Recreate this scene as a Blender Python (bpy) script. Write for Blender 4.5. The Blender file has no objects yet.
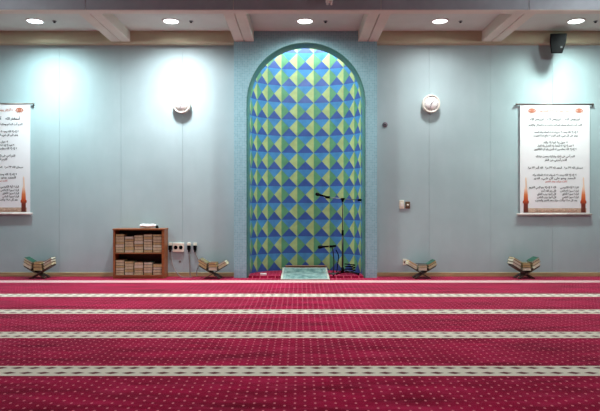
import bpy, bmesh, math, random
from mathutils import Vector, Matrix
random.seed(7)
PI = math.pi
SC = bpy.context.scene
COL = SC.collection
F = 588.0; H = 1.3; DW = 10.4; HY = 203.0
AX = 0.104                       # axis of the niche
DS = 10.2                        # distance of the surround / cornice face
ZB, ZC = 4.10, 4.284             # underside of the beams, coffer ceiling

def P(px, py, d):
    return Vector(((px - 300) * d / F, d - DW, H - (py - HY) * d / F))
def X(px, d): return (px - 300) * d / F
def Z(py, d): return H - (py - HY) * d / F

# ------------------------------------------------------------------ materials
def srgb(r, g, b):
    f = lambda c: c / 12.92 if c <= .04045 else ((c + .055) / 1.055) ** 2.4
    return (f(r / 255), f(g / 255), f(b / 255), 1)

class NT:
    def __init__(s, name):
        s.m = bpy.data.materials.new(name); s.m.use_nodes = True
        s.t = s.m.node_tree; s.b = s.t.nodes['Principled BSDF']
    def n(s, t, **k):
        o = s.t.nodes.new(t)
        for a, v in k.items(): setattr(o, a, v)
        return o
    def put(s, sock, v):
        if hasattr(v, 'is_output') or isinstance(v, bpy.types.NodeSocket): s.t.links.new(v, sock)
        else: sock.default_value = v
    def math(s, op, a, b=0.0, c=None):
        o = s.n('ShaderNodeMath', operation=op)
        s.put(o.inputs[0], a); s.put(o.inputs[1], b)
        if c is not None: s.put(o.inputs[2], c)
        return o.outputs[0]
    def mix(s, f, a, b, mode='MIX'):
        o = s.n('ShaderNodeMix', data_type='RGBA', blend_type=mode)
        s.put(o.inputs[0], f); s.put(o.inputs[6], a); s.put(o.inputs[7], b)
        return o.outputs[2]
    def noise(s, vec, scale, detail=3, rough=.55):
        o = s.n('ShaderNodeTexNoise'); s.put(o.inputs['Vector'], vec)
        o.inputs['Scale'].default_value = scale; o.inputs['Detail'].default_value = detail
        o.inputs['Roughness'].default_value = rough
        return o.outputs[0]
    def ramp(s, f, a, b):
        o = s.n('ShaderNodeMapRange'); s.put(o.inputs[0], f)
        o.inputs[1].default_value = a; o.inputs[2].default_value = b
        return o.outputs[0]
    def objco(s): return s.n('ShaderNodeTexCoord').outputs['Object']
    def scale(s, v, sx, sy, sz):
        o = s.n('ShaderNodeMapping'); s.put(o.inputs[0], v); o.inputs['Scale'].default_value = (sx, sy, sz)
        return o.outputs[0]
    def bump(s, h, strength=.3, dist=.01):
        o = s.n('ShaderNodeBump'); s.put(o.inputs['Height'], h)
        o.inputs['Strength'].default_value = strength; o.inputs['Distance'].default_value = dist
        s.t.links.new(o.outputs[0], s.b.inputs['Normal'])

def plain(name, col, rough=.6, metal=0, var=.12, scale=14, bump=0, spec=.5, sheen=0):
    k = NT(name); c = srgb(*col); v = k.objco()
    n = k.noise(v, scale)
    lo = tuple(x * (1 - var) for x in c[:3]) + (1,); hi = tuple(min(1, x * (1 + var)) for x in c[:3]) + (1,)
    k.put(k.b.inputs['Base Color'], k.mix(k.ramp(n, .3, .7), lo, hi))
    k.b.inputs['Roughness'].default_value = rough; k.b.inputs['Metallic'].default_value = metal
    k.b.inputs['Specular IOR Level'].default_value = spec
    if sheen: k.b.inputs['Sheen Weight'].default_value = sheen
    if bump: k.bump(k.noise(v, scale * 8), bump, .004)
    return k.m

def wood(name, col, rough=.45, axis='x', var=.3):
    k = NT(name); c = srgb(*col); v = k.objco()
    s = {'x': (2, 26, 26), 'z': (26, 26, 2)}[axis]
    n = k.noise(k.scale(v, *s), 1.6, 5, .6)
    lo = tuple(x * (1 - var) for x in c[:3]) + (1,); hi = tuple(min(1, x * (1 + var)) for x in c[:3]) + (1,)
    k.put(k.b.inputs['Base Color'], k.mix(k.ramp(n, .3, .7), lo, hi))
    k.b.inputs['Roughness'].default_value = rough
    k.bump(n, .08, .002)
    return k.m

def glow(name, col, strength):
    k = NT(name)
    k.b.inputs['Base Color'].default_value = (.9, .9, .9, 1)
    k.b.inputs['Emission Color'].default_value = col
    k.b.inputs['Emission Strength'].default_value = strength
    return k.m

def make_carpet():
    k = NT('crimson_carpet')
    pos = k.n('ShaderNodeNewGeometry').outputs['Position']
    sep = k.n('ShaderNodeSeparateXYZ'); k.put(sep.inputs[0], pos)
    x, y = sep.outputs[0], sep.outputs[1]
    d = k.math('ADD', y, DW)
    # rows
    v = k.math('DIVIDE', k.math('SUBTRACT', d, 4.557), 1.243)
    fr = k.math('FRACT', k.math('ADD', v, 100.5))
    tp = k.math('MULTIPLY', k.math('SUBTRACT', fr, .5), 1.243)
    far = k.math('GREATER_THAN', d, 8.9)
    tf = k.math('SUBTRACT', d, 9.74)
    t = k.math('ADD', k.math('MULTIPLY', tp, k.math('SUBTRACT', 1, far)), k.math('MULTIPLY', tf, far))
    band = k.math('LESS_THAN', k.math('ABSOLUTE', t), .135)
    # woven dashes inside the band: two lines of lens shapes
    xm = k.math('SUBTRACT', k.math('FRACT', k.math('ADD', k.math('DIVIDE', x, .131), 60.5)), .5)
    lens = k.math('SUBTRACT', 1, k.math('MULTIPLY', k.math('ABSOLUTE', xm), 2.35))
    th = k.math('MULTIPLY', lens, .03)
    d1 = k.math('LESS_THAN', k.math('ABSOLUTE', k.math('SUBTRACT', t, .078)), th)
    d2 = k.math('LESS_THAN', k.math('ABSOLUTE', k.math('ADD', t, .058)), th)
    dash = k.math('MULTIPLY', k.math('MAXIMUM', d1, d2), k.math('SUBTRACT', 1, far))
    # pin dots on a staggered grid
    cx = k.math('DIVIDE', x, .066); ci = k.math('FLOOR', cx)
    fx = k.math('MULTIPLY', k.math('SUBTRACT', k.math('SUBTRACT', cx, ci), .5), .066)
    odd = k.math('MULTIPLY', k.math('FRACT', k.math('MULTIPLY', k.math('ADD', ci, 400), .5)), .094)
    fy = k.math('MULTIPLY', k.math('SUBTRACT', k.math('FRACT', k.math('ADD', k.math('DIVIDE', k.math('ADD', y, odd), .094), 500)), .5), .094)
    r2 = k.math('ADD', k.math('POWER', k.math('DIVIDE', fx, .0082), 2), k.math('POWER', k.math('DIVIDE', fy, .0135), 2))
    dot = k.math('LESS_THAN', r2, 1)
    # pile
    n1 = k.noise(k.scale(pos, 1.1, 5, 1), 1.0, 3, .6)
    n2 = k.noise(pos, 260, 2)
    red = k.mix(k.ramp(n1, .3, .7), CARPET[0], CARPET[1])
    n3 = k.noise(k.scale(pos, 1.6, 6.5, 1), 1.3, 4, .65)
    red = k.mix(k.math('MULTIPLY', k.ramp(n3, .5, .75), .5), red, srgb(206, 62, 104))
    red = k.mix(k.math('MULTIPLY', dot, .8), red, CARPET[2])
    white = k.mix(k.math('MULTIPLY', dash, .95), CARPET[3], CARPET[4])
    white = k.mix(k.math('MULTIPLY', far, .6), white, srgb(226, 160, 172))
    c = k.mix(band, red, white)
    c = k.mix(.22, c, k.mix(k.ramp(n2, .2, .8), (.35, .35, .35, 1), (1, 1, 1, 1)), 'MULTIPLY')
    k.put(k.b.inputs['Base Color'], c)
    k.b.inputs['Roughness'].default_value = .95
    k.b.inputs['Specular IOR Level'].default_value = .03
    k.b.inputs['Sheen Weight'].default_value = SHEEN
    k.b.inputs['Sheen Roughness'].default_value = .22
    k.b.inputs['Sheen Tint'].default_value = (1, .55, .8, 1)
    k.bump(n2, .35, .004)
    return k.m

def make_wall():
    k = NT('grey_wall_panel'); v = k.objco()
    n1 = k.noise(v, .9, 4, .6); n2 = k.noise(k.scale(v, 6, 6, 1.2), 1.0, 4)
    c = k.mix(k.ramp(n1, .3, .7), srgb(*WALL[0]), srgb(*WALL[1]))
    c = k.mix(k.ramp(n2, .25, .75), c, k.mix(.5, c, srgb(*WALL[0])))
    k.put(k.b.inputs['Base Color'], c)
    k.b.inputs['Roughness'].default_value = .55
    k.b.inputs['Specular IOR Level'].default_value = .3
    k.bump(k.noise(v, 60, 3), .05, .003)
    return k.m

def make_mosaic():
    k = NT('teal_mosaic'); v = k.objco()
    sep = k.n('ShaderNodeSeparateXYZ'); k.put(sep.inputs[0], v)
    s = .0297
    def g(c):
        f = k.math('FRACT', k.math('ADD', k.math('DIVIDE', c, s), 300))
        return k.math('GREATER_THAN', k.math('ABSOLUTE', k.math('SUBTRACT', f, .5)), .42)
    gr = k.math('MAXIMUM', g(sep.outputs[0]), g(sep.outputs[2]))
    cell = k.n('ShaderNodeVectorMath', operation='SNAP'); k.put(cell.inputs[0], k.scale(v, 1, 0, 1)); cell.inputs[1].default_value = (s, s, s)
    wn = k.n('ShaderNodeTexWhiteNoise'); k.put(wn.inputs['Vector'], cell.outputs[0])
    c = k.mix(wn.outputs['Value'], srgb(*MOSAIC[0]), srgb(*MOSAIC[1]))
    c = k.mix(k.math('MULTIPLY', gr, .4), c, srgb(*MOSAIC[2]))
    k.put(k.b.inputs['Base Color'], c)
    k.b.inputs['Roughness'].default_value = .4
    return k.m

def make_mat():
    k = NT('prayer_mat_weave'); v = k.objco()
    sep = k.n('ShaderNodeSeparateXYZ'); k.put(sep.inputs[0], v)
    ax = k.math('ABSOLUTE', sep.outputs[0]); ay = k.math('ABSOLUTE', sep.outputs[1])
    edge = k.math('MAXIMUM', k.math('GREATER_THAN', ax, .385), k.math('GREATER_THAN', ay, .475))
    inner = k.math('MAXIMUM', k.math('GREATER_THAN', ax, .33), k.math('GREATER_THAN', ay, .41))
    n = k.noise(k.scale(v, 7, 4, 1), 1.2, 3, .6)
    c = k.mix(k.ramp(n, .38, .62), srgb(56, 100, 98), srgb(124, 156, 150))
    c = k.mix(inner, c, k.mix(k.ramp(k.noise(v, 30, 2), .35, .65), srgb(84, 126, 122), srgb(146, 166, 160)))
    c = k.mix(edge, c, srgb(184, 186, 172))
    k.put(k.b.inputs['Base Color'], c)
    k.b.inputs['Roughness'].default_value = .9
    k.b.inputs['Sheen Weight'].default_value = .3
    k.bump(k.noise(v, 200, 2), .3, .003)
    return k.m

def make_tower():
    k = NT('tower_print'); v = k.n('ShaderNodeTexCoord').outputs['Generated']
    sep = k.n('ShaderNodeSeparateXYZ'); k.put(sep.inputs[0], v)
    r = k.n('ShaderNodeValToRGB'); k.put(r.inputs[0], sep.outputs[2])
    e = r.color_ramp.elements
    e[0].position = 0; e[0].color = srgb(96, 40, 28)
    e[1].position = 1; e[1].color = srgb(250, 225, 200)
    for p, c in ((.22, (120, 45, 28)), (.34, (205, 84, 36)), (.5, (226, 128, 72)), (.68, (248, 215, 190))):
        q = e.new(p); q.color = srgb(*c)
    k.put(k.b.inputs['Base Color'], r.outputs[0]); k.b.inputs['Roughness'].default_value = .6
    return k.m

CARPET = [srgb(108, 7, 32), srgb(178, 22, 70), srgb(232, 140, 154), srgb(222, 216, 198), srgb(96, 26, 38)]
SHEEN = .6
WALL = [(163, 187, 190), (179, 202, 205)]
MOSAIC = [(124, 172, 184), (141, 187, 199), (204, 220, 220)]
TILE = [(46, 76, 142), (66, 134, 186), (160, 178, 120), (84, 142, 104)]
M = {}
M['carpet'] = make_carpet()
M['wall'] = make_wall()
M['joint'] = plain('joint_shadow_gap', (150, 158, 162), .9)
M['mosaic'] = make_mosaic()
M['rim'] = plain('green_rim_tile', (68, 116, 110), .3, var=.2, scale=30)
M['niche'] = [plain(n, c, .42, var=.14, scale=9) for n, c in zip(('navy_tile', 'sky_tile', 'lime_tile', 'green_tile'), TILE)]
M['ceiling'] = plain('ceiling_paint', (206, 213, 205), .8, var=.04, scale=3)
M['beam'] = plain('beam_paint', (218, 213, 199), .75, var=.04, scale=3)
M['cornice'] = plain('cornice_paint', (192, 185, 156), .75, var=.06, scale=3)
M['fascia'] = plain('grey_fascia', (150, 156, 164), .45, var=.08, scale=4)
M['skirting'] = wood('tan_skirting', (172, 154, 112), .5)
M['white_trim'] = plain('white_enamel', (236, 234, 228), .4, var=.03)
M['shelf'] = wood('red_brown_wood', (140, 84, 46), .4)
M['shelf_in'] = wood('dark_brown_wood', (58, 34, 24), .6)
M['pages'] = plain('cream_pages', (200, 194, 158), .85, var=.16, scale=60)
M['pages2'] = plain('pale_pages', (208, 207, 186), .85, var=.14, scale=60)
M['pages3'] = plain('buff_pages', (190, 174, 124), .85, var=.16, scale=60)
M['cov_green'] = plain('green_cover', (30, 82, 64), .5)
M['cov_dark'] = plain('dark_cover', (36, 40, 40), .5)
M['cov_brown'] = plain('brown_cover', (104, 78, 52), .5)
M['cov_olive'] = plain('olive_cover', (112, 108, 76), .55)
M['cov_white'] = plain('white_cover', (226, 220, 222), .5)
M['stand'] = wood('dark_stand_wood', (64, 44, 34), .45)
M['black'] = plain('black_plastic', (6, 6, 7), .6, spec=.06)
M['black_metal'] = plain('black_metal', (12, 12, 13), .4)
M['steel'] = plain('grey_steel', (120, 124, 126), .3, metal=.8)
M['mesh'] = plain('grille_mesh', (10, 11, 12), .7, var=.4, scale=160, spec=.08)
M['plastic'] = plain('cream_plastic', (226, 222, 204), .4, var=.03)
M['grey_cord'] = plain('grey_cord', (128, 122, 118), .6)
M['paper'] = plain('poster_paper', (240, 242, 244), .6, var=.015, scale=4)
M['ink'] = plain('black_ink', (34, 34, 38), .7)
M['orange_ink'] = plain('orange_ink', (192, 122, 98), .7)
M['red_ink'] = plain('red_ink', (196, 78, 66), .7)
M['tan_ink'] = plain('tan_ink', (206, 178, 156), .7, var=.3, scale=40)
M['brown_ink'] = plain('brown_ink', (160, 116, 96), .7)
M['tower'] = make_tower()
M['rod'] = plain('rod_aluminium', (132, 130, 124), .4, metal=.5)
M['rod_low'] = plain('rod_pale', (206, 200, 194), .4)
M['clock_rim'] = plain('clock_rim', (226, 222, 210), .35, var=.03)
M['hand'] = plain('grey_hand', (96, 98, 104), .5)
M['clock_face'] = plain('clock_face', (240, 240, 238), .5, var=.02)
M['mat'] = make_mat()
M['mat_wood'] = wood('plank_wood', (142, 96, 70), .5)
M['cloth'] = plain('white_cloth', (238, 238, 240), .9, var=.04, sheen=.3)
M['bronze'] = plain('bronze_plate', (120, 100, 78), .35, metal=.4)
M['grey_knob'] = plain('grey_purple_plastic', (104, 98, 108), .5)

# ------------------------------------------------------------------ mesh helpers
def newbm(): return bmesh.new()
def box(bm, x0, x1, y0, y1, z0, z1, bev=0, mi=0, mat=None, seg=1):
    b = bmesh.new()
    bmesh.ops.create_cube(b, size=1)
    bmesh.ops.transform(b, matrix=Matrix.Translation(((x0 + x1) / 2, (y0 + y1) / 2, (z0 + z1) / 2)) @ Matrix.Diagonal((abs(x1 - x0), abs(y1 - y0), abs(z1 - z0), 1)), verts=b.verts)
    if bev: bmesh.ops.bevel(b, geom=b.edges[:], offset=bev, segments=seg, affect='EDGES', profile=.5)
    merge(bm, b, mat, mi)
def merge(bm, b, mat=None, mi=0):
    if mat is not None: bmesh.ops.transform(b, matrix=mat, verts=b.verts)
    bmesh.ops.recalc_face_normals(b, faces=b.faces)
    vm = {v: bm.verts.new(v.co) for v in b.verts}
    for f in b.faces:
        try: g = bm.faces.new([vm[v] for v in f.verts])
        except ValueError: continue
        g.material_index = mi; g.smooth = f.smooth
    b.free()
def lathe(bm, prof, seg=24, mat=None, mi=0, smooth=True):
    """profile of (r, h) about local Z"""
    b = bmesh.new(); rings = []
    for r, h in prof:
        if r < 1e-6: rings.append([b.verts.new((0, 0, h))])
        else: rings.append([b.verts.new((r * math.cos(2 * PI * i / seg), r * math.sin(2 * PI * i / seg), h)) for i in range(seg)])
    for a, c in zip(rings, rings[1:]):
        for i in range(seg):
            j = (i + 1) % seg
            q = [a[i % len(a)], a[j % len(a)], c[j % len(c)], c[i % len(c)]]
            u = []
            for w in q:
                if w not in u: u.append(w)
            if len(u) > 2:
                f = b.faces.new(u); f.smooth = smooth
    for rg, flip in ((rings[0], True), (rings[-1], False)):
        if len(rg) > 2: b.faces.new(rg[::-1] if flip else rg)
    merge(bm, b, mat, mi)
def tube(bm, pts, r, seg=8, mi=0, sub=0):
    pts = [Vector(p) for p in pts]
    if sub:                                   # Catmull-Rom
        q = []
        pp = [pts[0]] + pts + [pts[-1]]
        for i in range(1, len(pp) - 2):
            for k in range(sub):
                t = k / sub; a, b_, c, d = pp[i - 1:i + 3]
                q.append(.5 * ((2 * b_) + (c - a) * t + (2 * a - 5 * b_ + 4 * c - d) * t * t + (3 * b_ - a - 3 * c + d) * t ** 3))
        pts = q + [pts[-1]]
    b = bmesh.new(); rings = []
    up = Vector((0, 0, 1))
    for i, p in enumerate(pts):
        tg = (pts[min(i + 1, len(pts) - 1)] - pts[max(i - 1, 0)]).normalized()
        ref = up if abs(tg.dot(up)) < .95 else Vector((1, 0, 0))
        u = tg.cross(ref).normalized(); w = u.cross(tg)
        rr = r[i] if isinstance(r, (list, tuple)) else r
        rings.append([b.verts.new(p + (u * math.cos(2 * PI * k / seg) + w * math.sin(2 * PI * k / seg)) * rr) for k in range(seg)])
    for a, c in zip(rings, rings[1:]):
        for k in range(seg):
            f = b.faces.new((a[k], a[(k + 1) % seg], c[(k + 1) % seg], c[k])); f.smooth = True
    b.faces.new(rings[0][::-1]); b.faces.new(rings[-1])
    merge(bm, b, None, mi)
def obj(name, bm, mat, parent=None, loc=None, rot=None):
    me = bpy.data.meshes.new(name); bm.to_mesh(me); bm.free()
    for m in (mat if isinstance(mat, list) else [mat]): me.materials.append(m)
    o = bpy.data.objects.new(name, me); COL.objects.link(o)
    if parent is not None: o.parent = parent
    if loc is not None: o.location = loc
    if rot is not None: o.rotation_euler = rot
    return o
def tag(o, label, cat, group=None):
    o['label'] = label; o['category'] = cat
    if group: o['group'] = group
    return o
def thing(name, label, cat, loc=(0, 0, 0), rot=(0, 0, 0), group=None):
    o = bpy.data.objects.new(name, None); COL.objects.link(o)
    o.empty_display_size = .1
    o.location = loc; o.rotation_euler = rot
    return tag(o, label, cat, group)
def struct(name, bm, mat):
    o = obj(name, bm, mat); o['kind'] = 'structure'; return o
def dup(root, loc, label, rot=None):
    r = root.copy(); COL.objects.link(r); r.location = loc; r['label'] = label
    if rot is not None: r.rotation_euler = rot
    for ch in list(root.children):
        c = ch.copy(); COL.objects.link(c); c.parent = r
        for g in ch.children:
            e = g.copy(); COL.objects.link(e); e.parent = c
    return r
RX = Matrix.Rotation(PI / 2, 4, 'X')          # lathe axis Z -> -Y (towards the camera)

# ------------------------------------------------------------------ the shell
WX = 7.8
SL, SR = X(234, DS), X(377, DS)               # surround left / right
yS = DS - DW                                  # front plane of surround and cornice (-0.2)
yN = .1                                       # where the niche's half cylinder starts
R0, RN, ZSP = 1.018, 1.0, 3.058

b = newbm(); box(b, -WX, WX, -14.5, .2, -.1, 0); struct('floor', b, M['carpet'])
# wall of panels with thin open joints over a dark backing
b = newbm()
for side in (-1, 1):
    edges = [AX + side * 1.09] + [AX + side * 1.09 * k for k in range(2, 8)]
    for e0, e1 in zip(edges, edges[1:]):
        x0, x1 = min(e0, e1), max(e0, e1)
        box(b, x0 + .0014, x1 - .0014, 0, .05, 0, ZC, .0008)
    box(b, min(edges[0], edges[-1]), max(edges[0], edges[-1]), .012, .12, 0, ZC, mi=1)
struct('wall_back', b, [M['wall'], M['joint']])
for nm, s in (('wall_left', -1), ('wall_right', 1)):
    b = newbm(); box(b, s * WX, s * (WX + .1), -14.5, .2, 0, 4.9); struct(nm, b, M['wall'])
for nm, x0, x1 in (('baseboard_left', -WX, SL), ('baseboard_right', SR, WX)):
    b = newbm(); box(b, x0, x1, -.014, 0, 0, .074, .003); struct(nm, b, M['skirting'])

# arched surround: front face with the arch cut out, outer sides, reveal
NA = 40
arch = [(AX - R0, 0.0)] + [(AX + R0 * math.cos(PI - PI * i / NA), ZSP + R0 * math.sin(PI * i / NA)) for i in range(NA + 1)] + [(AX + R0, 0.0)]
b = newbm()
def outer(p):
    x, z = p
    if z <= ZSP: return (SL if x < AX else SR, z)
    dx, dz = x - AX, z - ZSP
    t = min((ZC - ZSP) / dz if dz > 1e-6 else 9e9, ((SR - AX) if dx > 0 else (AX - SL)) / abs(dx) if abs(dx) > 1e-6 else 9e9)
    return (AX + dx * t, ZSP + dz * t)
pts = []
for p in arch: pts.append((p, outer(p)))
def quad(bm, *vs, mi=0):
    f = bm.faces.new([bm.verts.new(v) for v in vs]); f.material_index = mi; return f
for (p, q), (p2, q2) in zip(pts, pts[1:]):
    if abs(q[0] - q2[0]) > 1e-4 and abs(q[1] - q2[1]) > 1e-4:      # across a corner
        cx = SL if q[0] < AX and q2[0] < AX else SR
        quad(b, (p[0], yS, p[1]), (p2[0], yS, p2[1]), (q2[0], yS, q2[1]), (cx, yS, ZC), (q[0], yS, q[1]))
    else:
        quad(b, (p[0], yS, p[1]), (p2[0], yS, p2[1]), (q2[0], yS, q2[1]), (q[0], yS, q[1]))
for x in (SL, SR): quad(b, (x, yS, 0), (x, yN, 0), (x, yN, ZC), (x, yS, ZC))
quad(b, (SL, yS, ZC), (SR, yS, ZC), (SR, yN, ZC), (SL, yN, ZC))
bmesh.ops.remove_doubles(b, verts=b.verts, dist=1e-5); bmesh.ops.recalc_face_normals(b, faces=b.faces)
struct('wall_surround', b, M['mosaic'])
# reveal and rounded rim of the arch
b = newbm()
prof = [(0, R0 + .012, yS + .001), (0, R0 + .008, yS - .006), (0, R0, yS - .004), (0, R0 - .012, yS + .03), (0, RN - .0, yN)]
rows = []
def at_r(r, i):
    if i == 0: return (AX - r, 0.0)
    if i == NA + 2: return (AX + r, 0.0)
    a = PI - PI * (i - 1) / NA
    return (AX + r * math.cos(a), ZSP + r * math.sin(a))
for _, r, y in prof: rows.append([b.verts.new((at_r(r, i)[0], y, at_r(r, i)[1])) for i in range(NA + 3)])
for r1, r2 in zip(rows, rows[1:]):
    for i in range(NA + 2):
        f = b.faces.new((r1[i], r1[i + 1], r2[i + 1], r2[i])); f.smooth = True
struct('trim_1', b, M['rim'])

# niche: half cylinder of split diamond tiles
PH = 16.73 * 11.1 / F; A2 = PI / 10
RD = .66                                      # depth of the shallow, rounded plan
def C(th, z): return Vector((AX + RN * math.sin(th), yN + RD * math.cos(th), z))
b = newbm()
ZT = 4.62
def tri(ths, mi):
    vs = [(max(-PI / 2, min(PI / 2, t)), max(0, min(ZT, z))) for t, z in ths]
    co = [C(*v) for v in vs]
    if (co[1] - co[0]).cross(co[2] - co[0]).length < 1e-6: return
    f = b.faces.new([b.verts.new(c) for c in co]); f.material_index = mi
for i in range(-5, 6):
    for r in range(-5, 12):
        z = H + r * PH; t = i * A2; h = A2 / 2; q = PH / 2
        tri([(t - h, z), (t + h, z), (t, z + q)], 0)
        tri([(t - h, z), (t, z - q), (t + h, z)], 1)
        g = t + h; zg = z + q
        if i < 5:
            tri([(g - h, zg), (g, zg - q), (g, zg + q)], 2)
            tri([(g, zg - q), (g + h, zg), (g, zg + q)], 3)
bmesh.ops.remove_doubles(b, verts=b.verts, dist=1e-4)
bmesh.ops.recalc_face_normals(b, faces=b.faces)
for f in b.faces:
    if f.normal.dot(Vector((AX, yN, f.calc_center_median().z)) - f.calc_center_median()) < 0: f.normal_flip()
# lid of the niche and the back of the surround above the arch (out of sight)
n0 = [b.verts.new(C(-PI / 2 + PI * k / 20, ZT)) for k in range(21)]
f = b.faces.new(n0); f.material_index = 1
quad(b, (AX - RN, yN, ZC), (AX + RN, yN, ZC), (AX + RN, yN, ZT), (AX - RN, yN, ZT), mi=1)
struct('wall_niche', b, M['niche'])
b = newbm()
fl = [b.verts.new((AX - RN, yS + .012, .03)), b.verts.new((AX + RN, yS + .012, .03))]
arc = [b.verts.new(C(PI / 2 - PI * k / 24, .03)) for k in range(25)]
b.faces.new(fl + arc)
quad(b, (AX - RN, yS + .012, 0), (AX + RN, yS + .012, 0), (AX + RN, yS + .012, .03), (AX - RN, yS + .012, .03))
bmesh.ops.remove_doubles(b, verts=b.verts, dist=1e-5)
struct('floor_niche', b, M['carpet'])

# ceiling, cornice, beams
FY1, FY0 = 8.71 - DW, 8.53 - DW               # deep front beam
b = newbm(); box(b, -WX, WX, -14.5, yN, ZC, ZC + .1); struct('ceiling', b, M['ceiling'])
for nm, x0, x1 in (('trim_2', -WX, SL), ('trim_3', SR, WX)):
    b = newbm(); box(b, x0, x1, yS, 0, ZB, ZC, .004); box(b, x0, x1, yS + .02, 0, ZB - .012, ZB, mi=0)
    struct(nm, b, M['cornice'])
b = newbm(); box(b, -WX, WX, FY0 + .012, FY1, ZB, ZC, .004); struct('ceiling_beam', b, M['beam'])
b = newbm()
for k in range(-4, 4):
    x0 = AX + (k - .5) * 2.145 + 1.0725 * 1; 
    box(b, x0 + .004 - 1.0725, x0 + 2.145 - .004 - 1.0725, FY0, FY0 + .012, ZB + .008, ZC, .002)
struct('wall_fascia', b, M['fascia'])
for k in (-2, -1, 0, 1):
    cx = AX + (k + .5) * 2.145; w = .17
    b = newbm()
    box(b, cx - w, cx - .008, FY1 - .01, yS + .002, ZB + .001, ZC, .006)
    box(b, cx + .008, cx + w, FY1 - .01, yS + .002, ZB + .001, ZC, .006)
    box(b, cx - .008, cx + .008, FY1 - .01, yS + .002, ZB + .03, ZC)
    struct('ceiling_beam', b, M['beam'])

# ------------------------------------------------------------------ downlights and sensors
DL = 2.984 * F / (HY - 21)
yL = DL - DW
spots = [(35, 'bright downlight in the ceiling bay above the cut-off poster', (.80, .98, 1.0), 1.0, 9),
         (171, 'bright downlight in the ceiling bay above the clock over the bookshelf', (.97, .97, 1.0), 1.1, 9),
         (305, 'downlight in the ceiling bay directly before the tiled niche', (.92, 1.0, .97), .9, 8),
         (440, 'weaker ring-like downlight above the clock near the switches', (1.0, .97, .97), .42, 4),
         (576, 'bright downlight in the ceiling bay beside the hanging black speaker', (.86, 1.0, .95), .95, 9)]
SPOT, BEAM = 255, 200
for px, lab, colr, e, g in spots:
    x = X(px, DL)
    t = thing('recessed_downlight', lab, 'ceiling light', (x, yL, ZC), group='downlights along the front wall')
    b = newbm(); lathe(b, [(.12, -.001), (.145, -.001), (.148, -.008), (.142, -.012), (.12, -.009), (.12, -.001)], 32); obj('trim_ring', b, M['white_trim'], t)
    b = newbm(); lathe(b, [(.119, -.002), (.119, -.006), (.0, -.0065)], 32); obj('diffuser', b, glow('lamp_glow', colr + (1,), g), t)
    # wide spill of the bare lamp, and a narrower beam added to brighten the floor and lower wall
    for size, blend, power in ((168, .95, SPOT), (104, 1.0, BEAM)):
        l = bpy.data.lights.new('downlight_beam', 'SPOT'); l.energy = power * e; l.color = colr
        l.spot_size = math.radians(size); l.spot_blend = blend; l.shadow_soft_size = .14
        lo = bpy.data.objects.new('downlight_beam', l); COL.objects.link(lo); lo.location = (x, yL, ZC - .06)
SENS = ['over the cut-off poster', 'above the clock over the bookshelf', 'before the tiled niche', 'above the clock near the switches', 'beyond the black speaker']
for px, where in zip((54.5, 191, 325.5, 460.5, 595.5), SENS):
    t = thing('ceiling_sensor', 'tiny dark ceiling sensor beside the downlight ' + where, 'sensor', (X(px, DL), yL, ZC), group='ceiling sensors')
    b = newbm(); lathe(b, [(.0, -.002), (.034, -.002), (.034, -.008), (.02, -.014), (.0, -.014)], 16); obj('flange', b, M['steel'], t)
    b = newbm(); lathe(b, [(.018, -.014), (.014, -.022), (.02, -.024), (.02, -.028), (0, -.028)], 12); obj('head', b, M['black'], t)

# unseen downlights further back, kept to the middle to darken the floor corners, and the niche's concealed lamp
for d, e, ks in ((7.2, 80, (-1, 0, 1)), (4.9, 55, (-1, 0, 1)), (2.6, 60, (0,))):
    for k in ks:
        l = bpy.data.lights.new('room_downlight', 'SPOT'); l.energy = e; l.color = (.95, 1, 1)
        l.spot_size = math.radians(150); l.spot_blend = .9; l.shadow_soft_size = .15
        lo = bpy.data.objects.new('room_downlight', l); COL.objects.link(lo); lo.location = (AX + k * 2.145, d - DW, ZC - .05)
for x, e in ((-4.7, 42), (4.6, 85)):          # unseen fill lamps, added to brighten both ends of the fascia
    l = bpy.data.lights.new('fascia_fill_lamp', 'POINT'); l.energy = e; l.color = (.92, .98, 1); l.shadow_soft_size = .12
    lo = bpy.data.objects.new('fascia_fill_lamp', l); COL.objects.link(lo); lo.location = (x, 7.0 - DW, 4.02)
l = bpy.data.lights.new('niche_lamp', 'AREA'); l.shape = 'RECTANGLE'; l.size = 1.5; l.size_y = .12; l.energy = 42; l.color = (.95, 1, .98)
lo = bpy.data.objects.new('niche_lamp', l); COL.objects.link(lo); lo.location = (AX, yN + .16, ZT - .06); lo.rotation_euler = (math.radians(18), 0, 0)

# ------------------------------------------------------------------ posters
FORMS = {}
for ch, c, n in (('ء', 0xFE80, 1), ('آ', 0xFE81, 2), ('أ', 0xFE83, 2), ('ؤ', 0xFE85, 2), ('إ', 0xFE87, 2), ('ئ', 0xFE89, 4), ('ا', 0xFE8D, 2),
                 ('ب', 0xFE8F, 4), ('ة', 0xFE93, 2), ('ت', 0xFE95, 4), ('ث', 0xFE99, 4), ('ج', 0xFE9D, 4), ('ح', 0xFEA1, 4), ('خ', 0xFEA5, 4),
                 ('د', 0xFEA9, 2), ('ذ', 0xFEAB, 2), ('ر', 0xFEAD, 2), ('ز', 0xFEAF, 2), ('س', 0xFEB1, 4), ('ش', 0xFEB5, 4), ('ص', 0xFEB9, 4),
                 ('ض', 0xFEBD, 4), ('ط', 0xFEC1, 4), ('ظ', 0xFEC5, 4), ('ع', 0xFEC9, 4), ('غ', 0xFECD, 4), ('ف', 0xFED1, 4), ('ق', 0xFED5, 4),
                 ('ك', 0xFED9, 4), ('ل', 0xFEDD, 4), ('م', 0xFEE1, 4), ('ن', 0xFEE5, 4), ('ه', 0xFEE9, 4), ('و', 0xFEED, 2), ('ى', 0xFEEF, 2), ('ي', 0xFEF1, 4)):
    FORMS[ch] = (c, n)
LAM = {'آ': 0xFEF5, 'أ': 0xFEF7, 'إ': 0xFEF9, 'ا': 0xFEFB}
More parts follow.
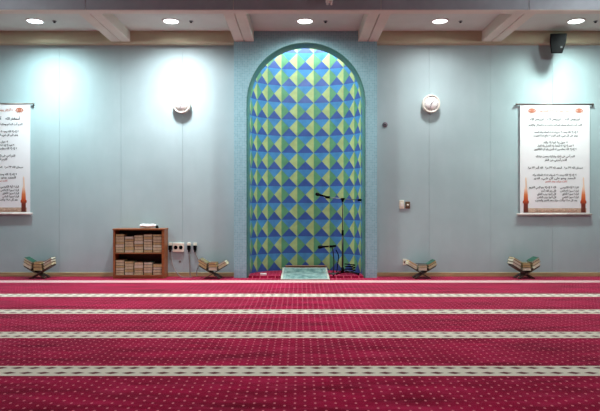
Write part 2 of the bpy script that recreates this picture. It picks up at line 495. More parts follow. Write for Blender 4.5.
def shape(s):
    words = []
    for w in s.split(' '):
        toks = []; i = 0
        while i < len(w):
            if w[i] == 'ل' and i + 1 < len(w) and w[i + 1] in LAM: toks.append((LAM[w[i + 1]], 2)); i += 2
            elif w[i] in FORMS: toks.append(FORMS[w[i]]); i += 1
            else: toks.append((ord(w[i]), 0)); i += 1
        out = ''
        for k, (c, n) in enumerate(toks):
            if n == 0: out += chr(c); continue
            prev = k > 0 and toks[k - 1][1] == 4 and n > 1
            nxt = n == 4 and k + 1 < len(toks) and toks[k + 1][1] >= 2
            out += chr(c + (3 if prev and nxt else 1 if prev else 2 if nxt else 0))
        digits = all(n == 0 for _, n in toks)
        words.append(out if digits else out[::-1])
    return ' '.join(words[::-1])
def text_into(bm, s, x0, x1, zc, hgt, y):
    cu = bpy.data.curves.new('lettering', 'FONT'); cu.body = shape(s); cu.resolution_u = 2; cu.offset = .028
    o = bpy.data.objects.new('lettering', cu)
    COL.objects.link(o); dg = bpy.context.evaluated_depsgraph_get(); dg.update()
    me = bpy.data.meshes.new_from_object(o.evaluated_get(dg))
    xs = [v.co.x for v in me.vertices]; zs = [v.co.y for v in me.vertices]
    b2 = bmesh.new(); b2.from_mesh(me)
    a, c = min(xs), max(xs)
    sx = (x1 - x0) / (c - a)
    for v in b2.verts:
        v.co = Vector((x0 + (v.co.x - a) * sx, y, zc + (v.co.y - .28) * hgt))
    vm = {v: bm.verts.new(v.co) for v in b2.verts}
    for f in b2.faces:
        g = bm.faces.new([vm[v] for v in f.verts]); g.normal_update()
        if g.normal.y > 0: g.normal_flip()
    b2.free(); COL.objects.unlink(o); bpy.data.objects.remove(o); bpy.data.curves.remove(cu); bpy.data.meshes.remove(me)

DP = DW - .03
K = DP / F
pcx, ptop = 554.8, 104.5
PO = P(pcx, ptop, DP)
def px_x(p): return (p - pcx) * K
def px_z(p): return (ptop - p) * K
poster = thing('hanging_poster', 'white hanging poster of black Arabic lines below the black speaker', 'poster', PO, group='hanging text posters')
b = newbm(); box(b, px_x(520), px_x(589.7), -.002, .002, px_z(214), 0); obj('sheet', b, M['paper'], poster)
b = newbm(); tube(b, [(px_x(516.5), 0, .004), (px_x(592.8), 0, .004)], .013, 10)
for q in (516.5, 592.8): lathe(b, [(0, -.012), (.02, -.012), (.02, .012), (0, .012)], 12, Matrix.Translation((px_x(q), 0, .004)) @ Matrix.Rotation(PI / 2, 4, 'Y'))
obj('top_rod', b, M['rod'], poster)
b = newbm(); tube(b, [(px_x(516.8), 0, px_z(214.3)), (px_x(591.8), 0, px_z(214.3))], .020, 10); obj('bottom_rod', b, M['rod_low'], poster)
yT = -.0045
LINES = [('أستغفر الله', 565, 580, 119.4), ('أستغفر الله', 547, 561, 119.4), ('أستغفر الله', 530, 544, 119.4),
         ('اللهم أنت السلام ومنك السلام تباركت يا ذا الجلال والإكرام', 528.5, 582, 125),
         ('لا إله إلا الله وحده لا شريك له له الملك وله الحمد', 534, 578, 132.2),
         ('وهو على كل شيء قدير اللهم لا مانع لما أعطيت', 533.5, 577.5, 135.6),
         ('لا حول ولا قوة إلا بالله', 543.5, 567.5, 142.5),
         ('لا نعبد إلا إياه له النعمة وله الفضل وله الثناء', 537.3, 573.7, 145.8),
         ('لا إله إلا الله مخلصين له الدين ولو كره الكافرون', 534, 576.3, 149.2),
         ('اللهم أعني على ذكرك وشكرك وحسن عبادتك', 535.7, 574.7, 156.4),
         ('اللهم أجرني من النار', 544.5, 566.7, 160),
         ('سبحان الله ٣٣ مرة   الحمد لله ٣٣ مرة   الله أكبر ٣٣ مرة', 527.8, 582.6, 167.8),
         ('لا إله إلا الله وحده لا شريك له له الملك وله', 532.5, 576.3, 175),
         ('الحمد وهو على كل شيء قدير', 533.5, 575.3, 178.3),
         ('قراءة آية الكرسي', 560, 578.5, 187.4), ('الله لا إله إلا هو الحي القيوم', 528.8, 556, 187.4),
         ('قراءة سورة الإخلاص', 560, 578.5, 190.9), ('قل هو الله أحد', 541, 556, 190.9),
         ('قراءة سورة الفلق', 562, 578.5, 194), ('قل أعوذ برب الفلق', 537, 556, 194),
         ('قراءة سورة الناس', 562, 578.5, 197.2), ('قل أعوذ برب الناس', 537, 556, 197.2),
         ('بعد كل صلاة وثلاث مرات بعد الفجر والمغرب', 535, 577, 200.4)]
b = newbm()
for s, a, c, z in LINES: text_into(b, s, px_x(a), px_x(c), px_z(z), .06 if z < 120 else .047, yT)
obj('lettering', b, M['ink'], poster)
b = newbm(); text_into(b, 'الأذكار بعد الصلاة المكتوبة', px_x(538), px_x(572), px_z(110.9), .058, yT); obj('heading', b, M['orange_ink'], poster)
b = newbm(); text_into(b, 'ثلاث مرات بعد الفجر', px_x(545), px_x(567), px_z(181.5), .04, yT); obj('red_line', b, M['red_ink'], poster)
b = newbm(); text_into(b, 'اللهم أعني على ذكرك وشكرك وحسن عبادتك', px_x(535), px_x(577), px_z(211), .036, -.0062); obj('foot_line', b, M['brown_ink'], poster)
b = newbm(); box(b, px_x(523.5), px_x(586.2), -.0050, -.0042, px_z(212.6), px_z(208.2)); obj('foot_band', b, M['tan_ink'], poster)
for cx in (532, 579):                        # round bowl-like ornament
    b = newbm()
    for rr0, rr1, sy in ((.0, .036, 1), (.044, .066, .62)):
        for i in range(24):
            a0, a1 = 2 * PI * i / 24, 2 * PI * (i + 1) / 24
            q = [(px_x(cx) + r * math.cos(a), yT, px_z(110.6) + r * sy * math.sin(a)) for r, a in ((rr0, a0), (rr1, a0), (rr1, a1), (rr0, a1))]
            if rr0 == 0: q = q[1:3] + [(px_x(cx), yT, px_z(110.6))]
            quad(b, *q)
    for i in range(7):
        a = PI + PI * (i + .5) / 7
        quad(b, *[(px_x(cx) + u * math.cos(a + s), yT, px_z(110.6) + u * .75 * math.sin(a + s)) for u, s in ((.068, -.14), (.09, 0), (.068, .14))])
    bmesh.ops.recalc_face_normals(b, faces=b.faces); obj('ornament', b, M['orange_ink'], poster)
for cx in (525.7, 583.2):                    # printed tower with balcony and pointed top
    b = newbm()
    sil = [(-2.3, 212.4), (2.3, 212.4), (2.1, 203.6), (3.0, 203.2), (3.0, 201.2), (2.2, 200.2), (2.0, 196), (1.7, 192), (1.2, 188.5), (.4, 186), (.25, 180), (.7, 178.5), (0, 176.8), (-.7, 178.5), (-.25, 180), (-.4, 186), (-1.2, 188.5), (-1.7, 192), (-2.0, 196), (-2.2, 200.2), (-3.0, 201.2), (-3.0, 203.2), (-2.1, 203.6)]
    f = b.faces.new([b.verts.new((px_x(cx + u), yT - .002, px_z(v))) for u, v in sil])
    bmesh.ops.triangulate(b, faces=b.faces); obj('printed_tower', b, M['tower'], poster)
dup(poster, P(30.3 - (589.7 - pcx), 103.8, DP), 'white hanging poster cut off by the picture edge, with printed orange tower')

# ------------------------------------------------------------------ clocks
CR = .157
def clock(px, py, lab):
    t = thing('wall_clock', lab, 'clock', P(px, py, DW), group='round wall clocks')
    b = newbm(); lathe(b, [(0, 0), (CR * .97, 0), (CR, .02), (CR, .085), (CR * .96, .097), (CR * .86, .095), (CR * .82, .08), (CR * .82, .082), (0, .082)], 48, RX); obj('rim', b, M['clock_rim'], t)
    b = newbm(); lathe(b, [(0, .083), (CR * .815, .083), (CR * .815, .086), (0, .086)], 48, RX); obj('face', b, M['clock_face'], t)
    b = newbm()
    for i in range(60):
        l0 = CR * (.60 if i % 5 == 0 else .69); a = 2 * PI * i / 60; w = .0022 if i % 5 == 0 else .0009
        m = Matrix.Rotation(-a, 4, 'Y')
        q = [m @ Vector(v) for v in ((-w, -.0872, l0), (w, -.0872, l0), (w, -.0872, CR * .74), (-w, -.0872, CR * .74))]
        quad(b, *q)
    obj('ticks', b, M['steel'], t)
    for nm, a, l, w, y in (('hour_hand', 46, .46, .0042, -.0895), ('minute_hand', 198, .58, .003, -.0915)):
        b = newbm(); box(b, -w, w, y - .001, y, -CR * .12, CR * l, mat=Matrix.Rotation(math.radians(a), 4, 'Y')); obj(nm, b, M['hand'], t)
    b = newbm(); lathe(b, [(0, .086), (.007, .086), (.007, .094), (0, .094)], 12, RX); obj('pin', b, M['black'], t)
    return t
clock(182.3, 105, 'white round clock on the brightly lit wall above the bookshelf')
clock(430.3, 104.5, 'white round clock on the dimmer wall above the switch plates')

# ------------------------------------------------------------------ loudspeaker
dS = 10.07
t = thing('loudspeaker', 'black tapered loudspeaker hanging from the cornice above the poster', 'loudspeaker', P(557.2, 43.5, dS), (math.radians(14), math.radians(3), math.radians(-16)))
b = newbm(); prof = [(-.135, .165), (.135, .165), (.13, .02), (.085, -.165), (-.095, -.165), (-.13, .02)]
def prism(bm, prof, y0, y1, bev=.01, s1=1.0):
    q = bmesh.new()
    f0 = [q.verts.new((x, y0, z)) for x, z in prof]; f1 = [q.verts.new((x * s1, y1, z * s1)) for x, z in prof]
    q.faces.new(f0); q.faces.new(f1[::-1]); n = len(prof)
    for i in range(n): q.faces.new((f0[i], f1[i], f1[(i + 1) % n], f0[(i + 1) % n]))
    bmesh.ops.recalc_face_normals(q, faces=q.faces)
    if bev: bmesh.ops.bevel(q, geom=q.edges[:], offset=bev, segments=2, affect='EDGES', profile=.5)
    merge(bm, q)
prism(b, prof, -.09, .07, .012, .86); obj('cabinet', b, M['black'], t)
b = newbm(); prism(b, [(x * .9, z * .9) for x, z in prof], -.098, -.088, .003); obj('grille', b, M['mesh'], t)
b = newbm(); box(b, .045, .075, -.101, -.098, -.075, -.045); obj('badge', b, M['steel'], t)
b = newbm(); box(b, -.025, .025, .05, .085, -.03, .05, .004); tube(b, [(0, .075, .01), (0, .12, .05), (.02, .165, .10)], .014); box(b, -.02, .06, .145, .175, .06, .14, .003); obj('bracket', b, M['black_metal'], t)
# small white fixture under the front of the deep beam
t = thing('ceiling_fixture', 'small white two-pronged fixture hanging at the top edge before the niche', 'fixture', (X(329.3, 8.45), 8.45 - DW, 4.2))
b = newbm(); box(b, -.05, .05, -.02, .085, 0, .07, .006); obj('housing', b, M['white_trim'], t)
for s in (-1, 1):
    b = newbm(); tube(b, [(s * .028, 0, .01), (s * .028, 0, -.052)], .016, 12); obj('prong', b, M['white_trim'], t)

# ------------------------------------------------------------------ wall plates
p = P(385, 124.7, DW)
t = thing('round_fitting', 'small round dark grey disc on the wall beside the surround', 'wall fitting', p)
b = newbm(); lathe(b, [(0, 0), (.046, 0), (.046, .012), (.036, .02), (0, .02)], 24, RX); obj('disc', b, M['grey_knob'], t)
b = newbm(); lathe(b, [(0, .02), (.014, .02), (.012, .026), (0, .026)], 16, RX); obj('centre', b, M['black'], t)
t = thing('light_switch', 'cream rectangular switch plate, the paler of the pair', 'switch', P(401.6, 204.5, DW))
b = newbm(); box(b, -.042, .042, -.02, 0, -.075, .075, .006); obj('plate', b, M['plastic'], t)
b = newbm(); box(b, -.018, .018, -.026, -.018, -.035, .035, .003); obj('rocker', b, M['white_trim'], t)
t = thing('light_switch', 'brownish metal switch plate next to the cream one', 'switch', P(407.6, 205, DW))
b = newbm(); box(b, -.042, .042, -.022, 0, -.062, .062, .01, seg=2); obj('plate', b, M['bronze'], t)
b = newbm(); lathe(b, [(0, .02), (.02, .02), (.018, .03), (0, .03)], 16, RX); obj('button', b, M['plastic'], t)

# sockets and cords by the bookshelf
t = thing('wall_socket', 'cream double wall socket with two dark outlets beside the bookshelf', 'socket', P(178.6, 247.3, DW))
b = newbm(); box(b, -.1, .1, -.03, 0, -.08, .08, .006); obj('plate', b, M['plastic'], t)
for s in (-1, 1):
    b = newbm(); lathe(b, [(0, .029), (.034, .029), (.034, .033), (.026, .032), (0, .031)], 20, RX @ Matrix.Translation((s * .045, 0, 0))); obj('outlet', b, M['black'], t)
def plug(px, lab, path):
    o = P(px, 246, DW)
    t = thing('plug_socket', lab, 'socket', o, group='single sockets with plugged cords')
    b = newbm(); box(b, -.03, .03, -.025, 0, .005, .06, .004); obj('plate', b, M['plastic'], t)
    b = newbm(); box(b, -.028, .028, -.05, 0, -.065, .012, .006); box(b, -.014, .014, -.04, -.012, -.105, -.06, .005); obj('plug', b, M['black'], t)
    b = newbm(); tube(b, [(0, -.026, -.09)] + [tuple(P(a, c, DW - yy) - o) for a, c, yy in path], .009, 8, sub=8); obj('cord', b, M['grey_cord'], t)
plug(170.5, 'socket with black plug squeezed between bookshelf and double socket', [(170.8, 256, .03), (173, 266, .05), (177, 273, .1), (182, 277, .12), (192, 277.2, .13)])
plug(189.2, 'first socket with black plug past the double socket, nearer it', [(189.5, 256, .03), (189.8, 266, .04), (190, 274, .05), (190.3, 276.0, .06)])
plug(195.3, 'socket with black plug next to the book stand, furthest from bookshelf', [(196, 255, .03), (199.2, 263, .04), (197, 270, .05), (196.7, 274.5, .05), (197.5, 276.0, .06)])
t = thing('wall_button', 'tiny grey blanking disc on the wall under the double socket', 'wall fitting', P(180, 261.3, DW))
b = newbm(); lathe(b, [(0, 0), (.022, 0), (.02, .006), (0, .007)], 16, RX); obj('disc', b, M['grey_cord'], t)
b = newbm(); lathe(b, [(0, .007), (.007, .007), (.006, .009), (0, .009)], 10, RX); obj('screw', b, M['steel'], t)
t = thing('wall_socket', 'tiny cream socket low on the wall behind a book stand', 'socket', P(404.6, 262, DW))
b = newbm(); box(b, -.034, .034, -.02, 0, -.055, .055, .005); obj('plate', b, M['plastic'], t)
b = newbm(); lathe(b, [(0, .019), (.02, .019), (.02, .022), (0, .022)], 16, RX); obj('outlet', b, M['bronze'], t)

# ------------------------------------------------------------------ books
BOOKS = {}
def book(cover, pages, w, th, dp, label, group, loc, rot):
    """flat closed book: w along X, dp along Y, th along Z; fore edge towards -Y; origin at the middle of its underside"""
    key = (cover, pages, round(w, 3), round(th, 3), round(dp, 3))
    t = thing('book', label, 'book', loc, rot, group)
    if key not in BOOKS:
        c = .0035
        b = newbm()
        box(b, -w / 2, w / 2, -dp / 2, dp / 2, 0, c, .001); box(b, -w / 2, w / 2, -dp / 2, dp / 2, th - c, th, .001)
        box(b, -w / 2, w / 2, dp / 2 - c, dp / 2, c, th - c)
        o1 = obj('cover', b, M[cover], t)
        b = newbm(); box(b, -w / 2 + .004, w / 2 - .004, -dp / 2 + .004, dp / 2 - c, c, th - c)
        o2 = obj('pages', b, M[pages], t)
        BOOKS[key] = (o1, o2)
    else:
        for o in BOOKS[key]:
            c = o.copy(); COL.objects.link(c); c.parent = t
    return t

# bookshelf
DF = 10.1; yF = DF - DW; yB = -.02
bx0, bx1 = X(113, DF), X(164.3, DF); bzt = .862
TH = .03
t = thing('bookshelf', 'low reddish-brown two-shelf bookcase full of stacked books against the wall', 'bookshelf', ((bx0 + bx1) / 2, yB, 0))
hw = (bx1 - bx0) / 2; dep = yB - yF
zs1 = Z(252.6, DF); zs0 = Z(275.2, DF)
for s in (-1, 1):
    b = newbm(); box(b, s * (hw - (TH if s < 0 else .045)), s * hw, -dep, 0, 0, bzt - .028, .002); obj('side_panel', b, M['shelf'], t)
b = newbm(); box(b, -hw - .008, hw + .008, -dep - .006, 0, bzt - .028, bzt, .003); obj('top', b, M['shelf'], t)
b = newbm(); box(b, -hw + TH, hw - .045, -dep + .003, -.012, zs1 - .022, zs1); obj('shelf', b, M['shelf'], t)
b = newbm(); box(b, -hw + TH, hw - .045, -dep + .003, -.012, zs0 - .022, zs0); obj('shelf', b, M['shelf'], t)
b = newbm(); box(b, -hw + TH, hw - .045, -dep + .008, -dep + .026, 0, zs0 - .022); obj('plinth', b, M['shelf'], t)
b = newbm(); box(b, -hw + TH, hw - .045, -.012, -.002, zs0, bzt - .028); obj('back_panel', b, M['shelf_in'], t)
ORD = ['bottom', 'second', 'third', 'fourth', 'fifth', 'sixth', 'seventh', 'eighth']
STK = ['stack furthest from the sockets', 'second stack from the far end', 'middle stack', 'second stack from the sockets', 'stack nearest the sockets']
cov_cycle = ['cov_olive', 'cov_brown', 'cov_dark', 'cov_green', 'cov_olive', 'cov_brown', 'cov_olive']
slot = (2 * hw - TH - .045) / 5
for shelf, zb, hs in (('upper', zs1, ((.315, 7), (.275, 6), (.295, 6), (.310, 7), (.310, 7))), ('lower', zs0, ((.258, 6), (.234, 5), (.22, 5), (.218, 5), (.188, 4)))):
    for k, (hh, n) in enumerate(hs):
        xs = (bx0 + bx1) / 2 - hw + TH + (k + .5) * slot
        th = [hh / n * (1 + .22 * random.uniform(-1, 1)) for _ in range(n)]; sc = hh / sum(th); z = zb + .0005
        for j in range(n):
            tt = round(th[j] * sc, 3)
            dark = shelf == 'lower' and k < 2 and j == n - 2
            cv = 'cov_dark' if dark else cov_cycle[(j + 2 * k + (3 if shelf == 'upper' else 0)) % 7]
            pg = ['pages', 'pages2', 'pages', 'pages3'][(j * 2 + k + (j // 2)) % 4]
            w = round(.147 + .003 * ((j + k) % 3), 3)
            book(cv, pg, w, tt, .2, f'{"dark-edged" if dark else "cream-edged"} book, {ORD[j] if j < n - 1 else "topmost"} of the {shelf} shelf\'s {STK[k]}',
                 f'books stacked on the {shelf} shelf', (xs + random.uniform(-.002, .002), yF + .018 + .1 + random.uniform(0, .008), z), (0, 0, 0))
            z += tt + .0004
# white bundle on the bookshelf
t = thing('cloth_roll', 'white rolled cloth bundle lying on top of the bookshelf', 'cloth', P(148, 229, DF + .1).xy.to_3d() + Vector((0, 0, bzt)))
b = newbm()
pts = []; rad = []
for i in range(13):
    u = i / 12; pts.append((-.14 + .28 * u, .01 * math.sin(7 * u), .036 + .004 * math.sin(9 * u))); rad.append(.012 + .025 * math.sin(PI * min(1, max(0, .06 + .9 * u))) ** .6 + .003 * math.sin(17 * u))
tube(b, pts, rad, 14); bmesh.ops.scale(b, vec=(1, 1.6, 1), verts=b.verts); 
zmin = min(v.co.z for v in b.verts)
bmesh.ops.translate(b, vec=(0, 0, -zmin), verts=b.verts); obj('roll', b, M['cloth'], t)
b = newbm(); lathe(b, [(0, 0), (.022, 0), (.026, .012), (.022, .036), (.012, .048), (0, .05)], 14, Matrix.Translation((.158, .0, 0))); obj('cap', b, M['black'], t)

# ------------------------------------------------------------------ folding stands with books
ANG = math.radians(31); TA = math.tan(ANG); CA = math.cos(ANG); SA = math.sin(ANG)
def make_stand(label, loc, rz):
    t = thing('book_stand', label, 'book stand', loc, (0, 0, rz), 'folding book stands along the wall')
    za = .086; bt = .014; dy = .125
    for s, bands in ((1, ((-.125, -.075), (-.025, .025), (.075, .125))), (-1, ((-.075, -.025), (.025, .075)))):
        b = newbm(); m = Matrix.Translation((0, 0, za)) @ Matrix.Rotation(-s * ANG, 4, 'Y')
        up, dn = .285, -za / SA + .012
        # wing above the crossing, with a softly pointed tip
        tip = [(.03, -dy), (up - .03, -dy), (up, -dy + .05), (up - .012, 0), (up, dy - .05), (up - .03, dy), (.03, dy)]
        q = bmesh.new()
        lo_ = [q.verts.new((s * u, v, -bt / 2)) for u, v in tip]; hi_ = [q.verts.new((s * u, v, bt / 2)) for u, v in tip]
        q.faces.new(lo_[::-1]); q.faces.new(hi_)
        for i in range(len(tip)): q.faces.new((lo_[i], lo_[(i + 1) % len(tip)], hi_[(i + 1) % len(tip)], hi_[i]))
        merge(b, q, m)
        for y0, y1 in bands: box(b, s * -.035, s * .035, y0 + .001, y1 - .001, -bt / 2, bt / 2, mat=m)
        for y0, y1 in ((-dy, -.04), (.04, dy)): box(b, s * dn, s * -.03, y0, y1, -bt / 2, bt / 2, mat=m)
        box(b, s * (-.09), s * (-.03), -.045, .045, -bt / 2, bt / 2, mat=m)
        obj('cross_panel', b, M['stand'], t)
    return t
def fill(stand, where, left, mid, right):
    base = stand.matrix_basis.copy(); base = Matrix.Translation(stand.location) @ Matrix.Rotation(stand.rotation_euler.z, 4, 'Z')
    grp = 'books lying on the folding stands'
    dp = .21
    hw_ = .078; za = .086 + .007 / CA
    z0 = za + hw_ * TA + .001
    def lab(pos, n, j, desc): return f'{desc} book, {"only one" if n == 1 else "lowest" if j == 0 else "topmost" if j == n - 1 else ORD[j]} {pos} {where}'
    z = z0
    for j, (cv, pg, w, th, desc) in enumerate(mid):
        m = base @ Matrix.Translation((random.uniform(-.004, .004), random.uniform(-.012, 0), z))
        book(cv, pg, w, th, dp, lab('lying flat in the middle of', len(mid), j, desc), grp, m.translation, m.to_euler()); z += th + .0006
    for s, lst, pos in ((-1, left, 'leaning on the left wing of'), (1, right, 'leaning on the right wing of')):
        n_ = .0
        for j, (cv, pg, w, th, desc) in enumerate(lst):
            u = (hw_ + .012 + (n_ + th) * SA) / CA
            # centre of the underside, u along the wing from the crossing, n_ off the wing
            uc = u + w / 2; off = n_ + .0015
            cx = s * (uc * CA - off * SA); cz = za + uc * SA + off * CA
            m = base @ Matrix.Translation((cx, random.uniform(-.014, 0), cz)) @ Matrix.Rotation(-s * ANG, 4, 'Y')
            book(cv, pg, w, th, dp, lab(pos, len(lst), j, desc), grp, m.translation, m.to_euler()); n_ += th + .0008
g, dk, br, ol, wh = 'cov_green', 'cov_dark', 'cov_brown', 'cov_olive', 'cov_white'
p1, p2, p3 = 'pages', 'pages2', 'pages3'
dst = 10.15
def sloc(px): return Vector((X(px, dst), dst - DW + .02, 0))
s1 = make_stand('dark folding book stand below the cut-off poster', sloc(39.5), math.radians(3))
fill(s1, 'stand below cut-off poster', [(ol, p2, .155, .05, 'pale thick'), (br, p1, .15, .04, 'buff'), (g, p2, .15, .03, 'green-covered')],
     [(br, p3, .15, .06, 'yellowish thick'), (dk, p3, .145, .045, 'yellowish'), (br, p3, .12, .04, 'small yellowish')],
     [(ol, p1, .16, .045, 'cream'), (ol, p2, .155, .04, 'pale'), (dk, p2, .16, .03, 'dark-covered')])
s2 = make_stand('dark folding book stand between the sockets and the niche', sloc(213.5), math.radians(-3))
fill(s2, 'stand between sockets and niche', [(br, p3, .16, .045, 'yellowish'), (br, p3, .17, .035, 'buff'), (ol, p1, .15, .022, 'thin cream')],
     [(ol, p2, .15, .06, 'pale thick'), (br, p3, .145, .045, 'yellowish'), (br, p3, .125, .03, 'small yellowish')],
     [(ol, p1, .165, .05, 'cream thick'), (ol, p2, .14, .03, 'pale')])
s3 = make_stand('dark folding book stand on the floor under the switches', sloc(421.5), math.radians(2))
fill(s3, 'stand under the switches', [(wh, p1, .175, .04, 'white-covered'), (wh, p3, .16, .035, 'white-edged buff')],
     [(ol, p2, .15, .05, 'pale'), (ol, p1, .15, .035, 'cream'), (dk, p2, .16, .02, 'dark-covered')],
     [(ol, p1, .165, .045, 'cream thick'), (g, p3, .15, .035, 'green-covered')])
s4 = make_stand('dark folding book stand on the floor under the text poster', sloc(524.5), math.radians(4))
fill(s4, 'stand under the text poster', [(dk, p2, .175, .045, 'pale thick'), (ol, p2, .165, .045, 'cream'), (br, p1, .155, .03, 'buff')],
     [(ol, p2, .15, .05, 'pale'), (br, p3, .14, .04, 'yellowish'), (ol, p3, .13, .04, 'small yellowish')],
     [(ol, p2, .15, .05, 'pale thick'), (br, p1, .15, .045, 'cream'), (g, p2, .14, .03, 'green-covered')])

# ------------------------------------------------------------------ in the niche
# prayer mat
d0, d1 = 9.95, 10.96; mx = X(305.2, d0); mw = 24.6 * d0 / F; ml = d1 - d0
def prof_z(d):
    def ss(a, b_, v):
        u = min(1, max(0, (v - a) / (b_ - a))); return u * u * (3 - 2 * u)
    return .010 + .032 * ss(d0 + .06, DS + .0, d) + .055 * ss(10.65, d1, d)
b = newbm(); nx, ny = 18, 36; top, bot = [], []
for j in range(ny + 1):
    d = d0 + ml * j / ny
    for i in range(nx + 1):
        x = -mw + 2 * mw * i / nx
        zz = prof_z(d) + .0015 * math.sin(9 * x + 5 * d)
        top.append(b.verts.new((x, d - (d0 + d1) / 2, zz))); bot.append(b.verts.new((x, d - (d0 + d1) / 2, zz - .007)))
q = lambda L, i, j: L[j * (nx + 1) + i]
for j in range(ny):
    for i in range(nx):
        for L, fl_ in ((top, 0), (bot, 1)):
            v = [q(L, i, j), q(L, i + 1, j), q(L, i + 1, j + 1), q(L, i, j + 1)]
            f = b.faces.new(v[::-1] if fl_ else v); f.smooth = True
for j in range(ny):
    for i in (0, nx): b.faces.new((q(top, i, j), q(top, i, j + 1), q(bot, i, j + 1), q(bot, i, j)))
for i in range(nx):
    for j in (0, ny): b.faces.new((q(top, i, j), q(top, i + 1, j), q(bot, i + 1, j), q(bot, i, j)))
bmesh.ops.recalc_face_normals(b, faces=b.faces)
o = obj('prayer_mat', b, M['mat'], loc=(mx, (d0 + d1) / 2 - DW, 0))
tag(o, 'pale teal prayer mat with white border lying in the niche mouth', 'mat')
b = newbm(); box(b, -.375, .375, -.02, .02, 0, .085, .004); box(b, -.39, .39, -.028, .028, .085, .10, .004)
o = obj('wooden_plank', b, M['mat_wood'], loc=(mx + .02, 11.02 - DW, .03)); tag(o, 'low brown wooden board standing behind the prayer mat', 'board')
# white box
o = P(263.3, 277.3, 10.3); t = thing('small_box', 'small white box on the carpet at the niche mouth', 'box', (o.x, -.06, .03))
b = newbm(); box(b, -.055, .055, -.035, .035, 0, .03, .004); obj('body', b, M['cloth'], t)
b = newbm(); box(b, -.057, .057, -.037, .037, .026, .034, .002); obj('lid', b, M['white_trim'], t)

# tall microphone stand
dm = 10.35; mp = Vector((X(342.6, dm), dm - DW, .03))
t = thing('microphone_stand', 'tall black boom microphone stand on tripod legs inside the niche', 'microphone stand', mp)
zt = Z(199, dm) - .03
b = newbm(); tube(b, [(0, 0, .08), (0, 0, zt * .55)], .016, 12); tube(b, [(0, 0, zt * .5), (0, 0, zt)], .009, 12); obj('pole', b, M['black_metal'], t)
b = newbm(); lathe(b, [(0, zt * .52), (.019, zt * .52), (.021, zt * .55), (.019, zt * .59), (0, zt * .59)], 14); obj('collar', b, M['black'], t)
b = newbm(); lathe(b, [(0, .05), (.028, .05), (.03, .1), (.02, .14), (0, .14)], 14); obj('hub', b, M['black'], t)
for a in (-10, 95, 222):
    a = math.radians(a); l = .29 if a < 0 else .24
    b = newbm(); tube(b, [(0, 0, .1), (l * math.cos(a) * .97, l * math.sin(a) * .97, .015)], .009, 8); lg = obj('leg', b, M['black_metal'], t)
    b = newbm(); tube(b, [(l * math.cos(a) * .93, l * math.sin(a) * .93, .016), (l * math.cos(a), l * math.sin(a), .013)], .0128, 8); obj('rubber_foot', b, M['black'], lg)
b = newbm(); lathe(b, [(0, -.055), (.018, -.05), (.022, -.02), (.045, .0), (.045, .012), (.02, .02), (0, .02)], 16, Matrix.Translation((0, 0, zt))); obj('clutch', b, M['black'], t)
tipL = P(328, 197.4, dm) - mp; tipR = P(361.5, 200.1, dm) - mp
b = newbm(); tube(b, [tuple(tipL + Vector((.0, -.03, 0))), (0, -.022, zt + .004), tuple(tipR + Vector((-.03, -.02, 0)))], .0075, 10); obj('boom', b, M['steel'], t)
b = newbm(); tube(b, [tuple(tipR + Vector((-.07, -.02, .001))), tuple(tipR + Vector((.0, -.02, 0)))], .02, 12); obj('counterweight', b, M['black'], t)
b = newbm(); tube(b, [tuple(tipL + Vector((-.05, -.03, .006))), tuple(tipL + Vector((.03, -.03, 0)))], .023, 12); obj('clip', b, M['black'], t)
def microphone(loc, direction, label, L=.17):
    m = thing('microphone', label, 'microphone', loc, Vector(direction).to_track_quat('Z', 'Y').to_euler(), 'microphones in the niche')
    b = newbm(); lathe(b, [(0, -L / 2), (.014, -L / 2), (.016, -.02), (.021, L / 2 - .05), (.02, L / 2 - .045)], 16); obj('handle', b, M['black'], m)
    b = newbm(); lathe(b, [(.021, L / 2 - .046), (.03, L / 2 - .03), (.031, L / 2), (.024, L / 2 + .02), (.0, L / 2 + .03)], 16); obj('head', b, M['mesh'], m)
    return m
pm = P(321.5, 195.4, dm); microphone((pm.x, pm.y - .03, pm.z), (-1, 0, .26), 'black microphone clipped to the end of the tall boom')
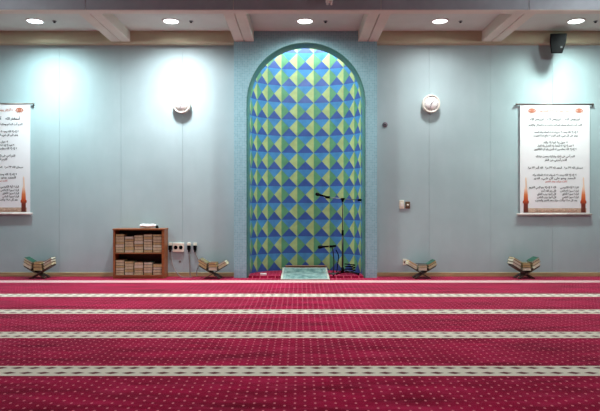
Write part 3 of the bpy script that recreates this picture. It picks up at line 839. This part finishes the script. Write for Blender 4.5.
# low stand
dl = 10.5; lp = Vector((X(333.2, dl), dl - DW, .03))
t = thing('microphone_stand', 'short black microphone stand beside the prayer mat', 'microphone stand', lp)
zl = Z(247, dl) - .03
b = newbm(); lathe(b, [(0, 0), (.085, 0), (.085, .012), (.05, .022), (.016, .032), (0, .032)], 28); obj('base', b, M['black_metal'], t)
b = newbm(); tube(b, [(0, 0, .02), (.012, 0, .2), (0, 0, zl - .1), (-.02, 0, zl)], .0095, 10, sub=6); obj('pole', b, M['black_metal'], t)
b = newbm(); tube(b, [(-.07, -.0, zl + .008), (.05, 0, zl + .02)], .02, 12); obj('clip', b, M['black'], t)
microphone((lp.x - .162, lp.y, lp.z + zl + .005), (-1, 0, -.08), 'black microphone clipped to the short stand by the prayer mat')
# cables
def cable(name, label, pts, r=.009, group=None):
    b = newbm(); tube(b, pts, r, 8, sub=8); o = obj(name, b, M['black']); tag(o, label, 'cable', group)
fz = .03 + .0095
coil = []
cc = P(352, 270, 10.55)
for i in range(40):
    a = 2 * PI * i / 11; rr = .085 + .014 * math.sin(i * 1.7)
    coil.append((cc.x - .03 + rr * math.cos(a), cc.y + .55 * rr * math.sin(a), fz + .005 + .0042 * i))
cable('cable_coil', 'black cable coiled on the niche carpet behind the tall stand', coil)
pts = [tuple(P(336, 250, dl) + Vector((0, .02, 0))), tuple(P(338.5, 256, dl + .03)), tuple(P(337.5, 265, dl)), (X(336.5, dl), .02, fz), (X(339, dl), .16, fz), (X(347, dl), .3, fz), (X(356, dl), .22, fz), (X(359, dl), .12, fz)]
cable('microphone_cable', 'black cable drooping from the short microphone stand to the carpet', pts)

# ------------------------------------------------------------------ world, camera, view
w = bpy.data.worlds.new('room_air'); SC.world = w; w.use_nodes = True
w.node_tree.nodes['Background'].inputs[0].default_value = (.86, .92, 1, 1)
w.node_tree.nodes['Background'].inputs[1].default_value = .06
cam = bpy.data.cameras.new('camera'); co = bpy.data.objects.new('camera', cam); COL.objects.link(co)
co.location = (0, -DW, H); co.rotation_euler = (PI / 2, 0, 0)
cam.sensor_width = 36; cam.lens = F / 600 * 36; cam.shift_y = -2.5 / 600
SC.camera = co
SC.view_settings.view_transform = 'Standard'; SC.view_settings.look = 'None'
SC.view_settings.gamma = 1; SC.view_settings.use_curve_mapping = False
SC.view_settings.exposure = 0.0
SC.cycles.use_denoising = True
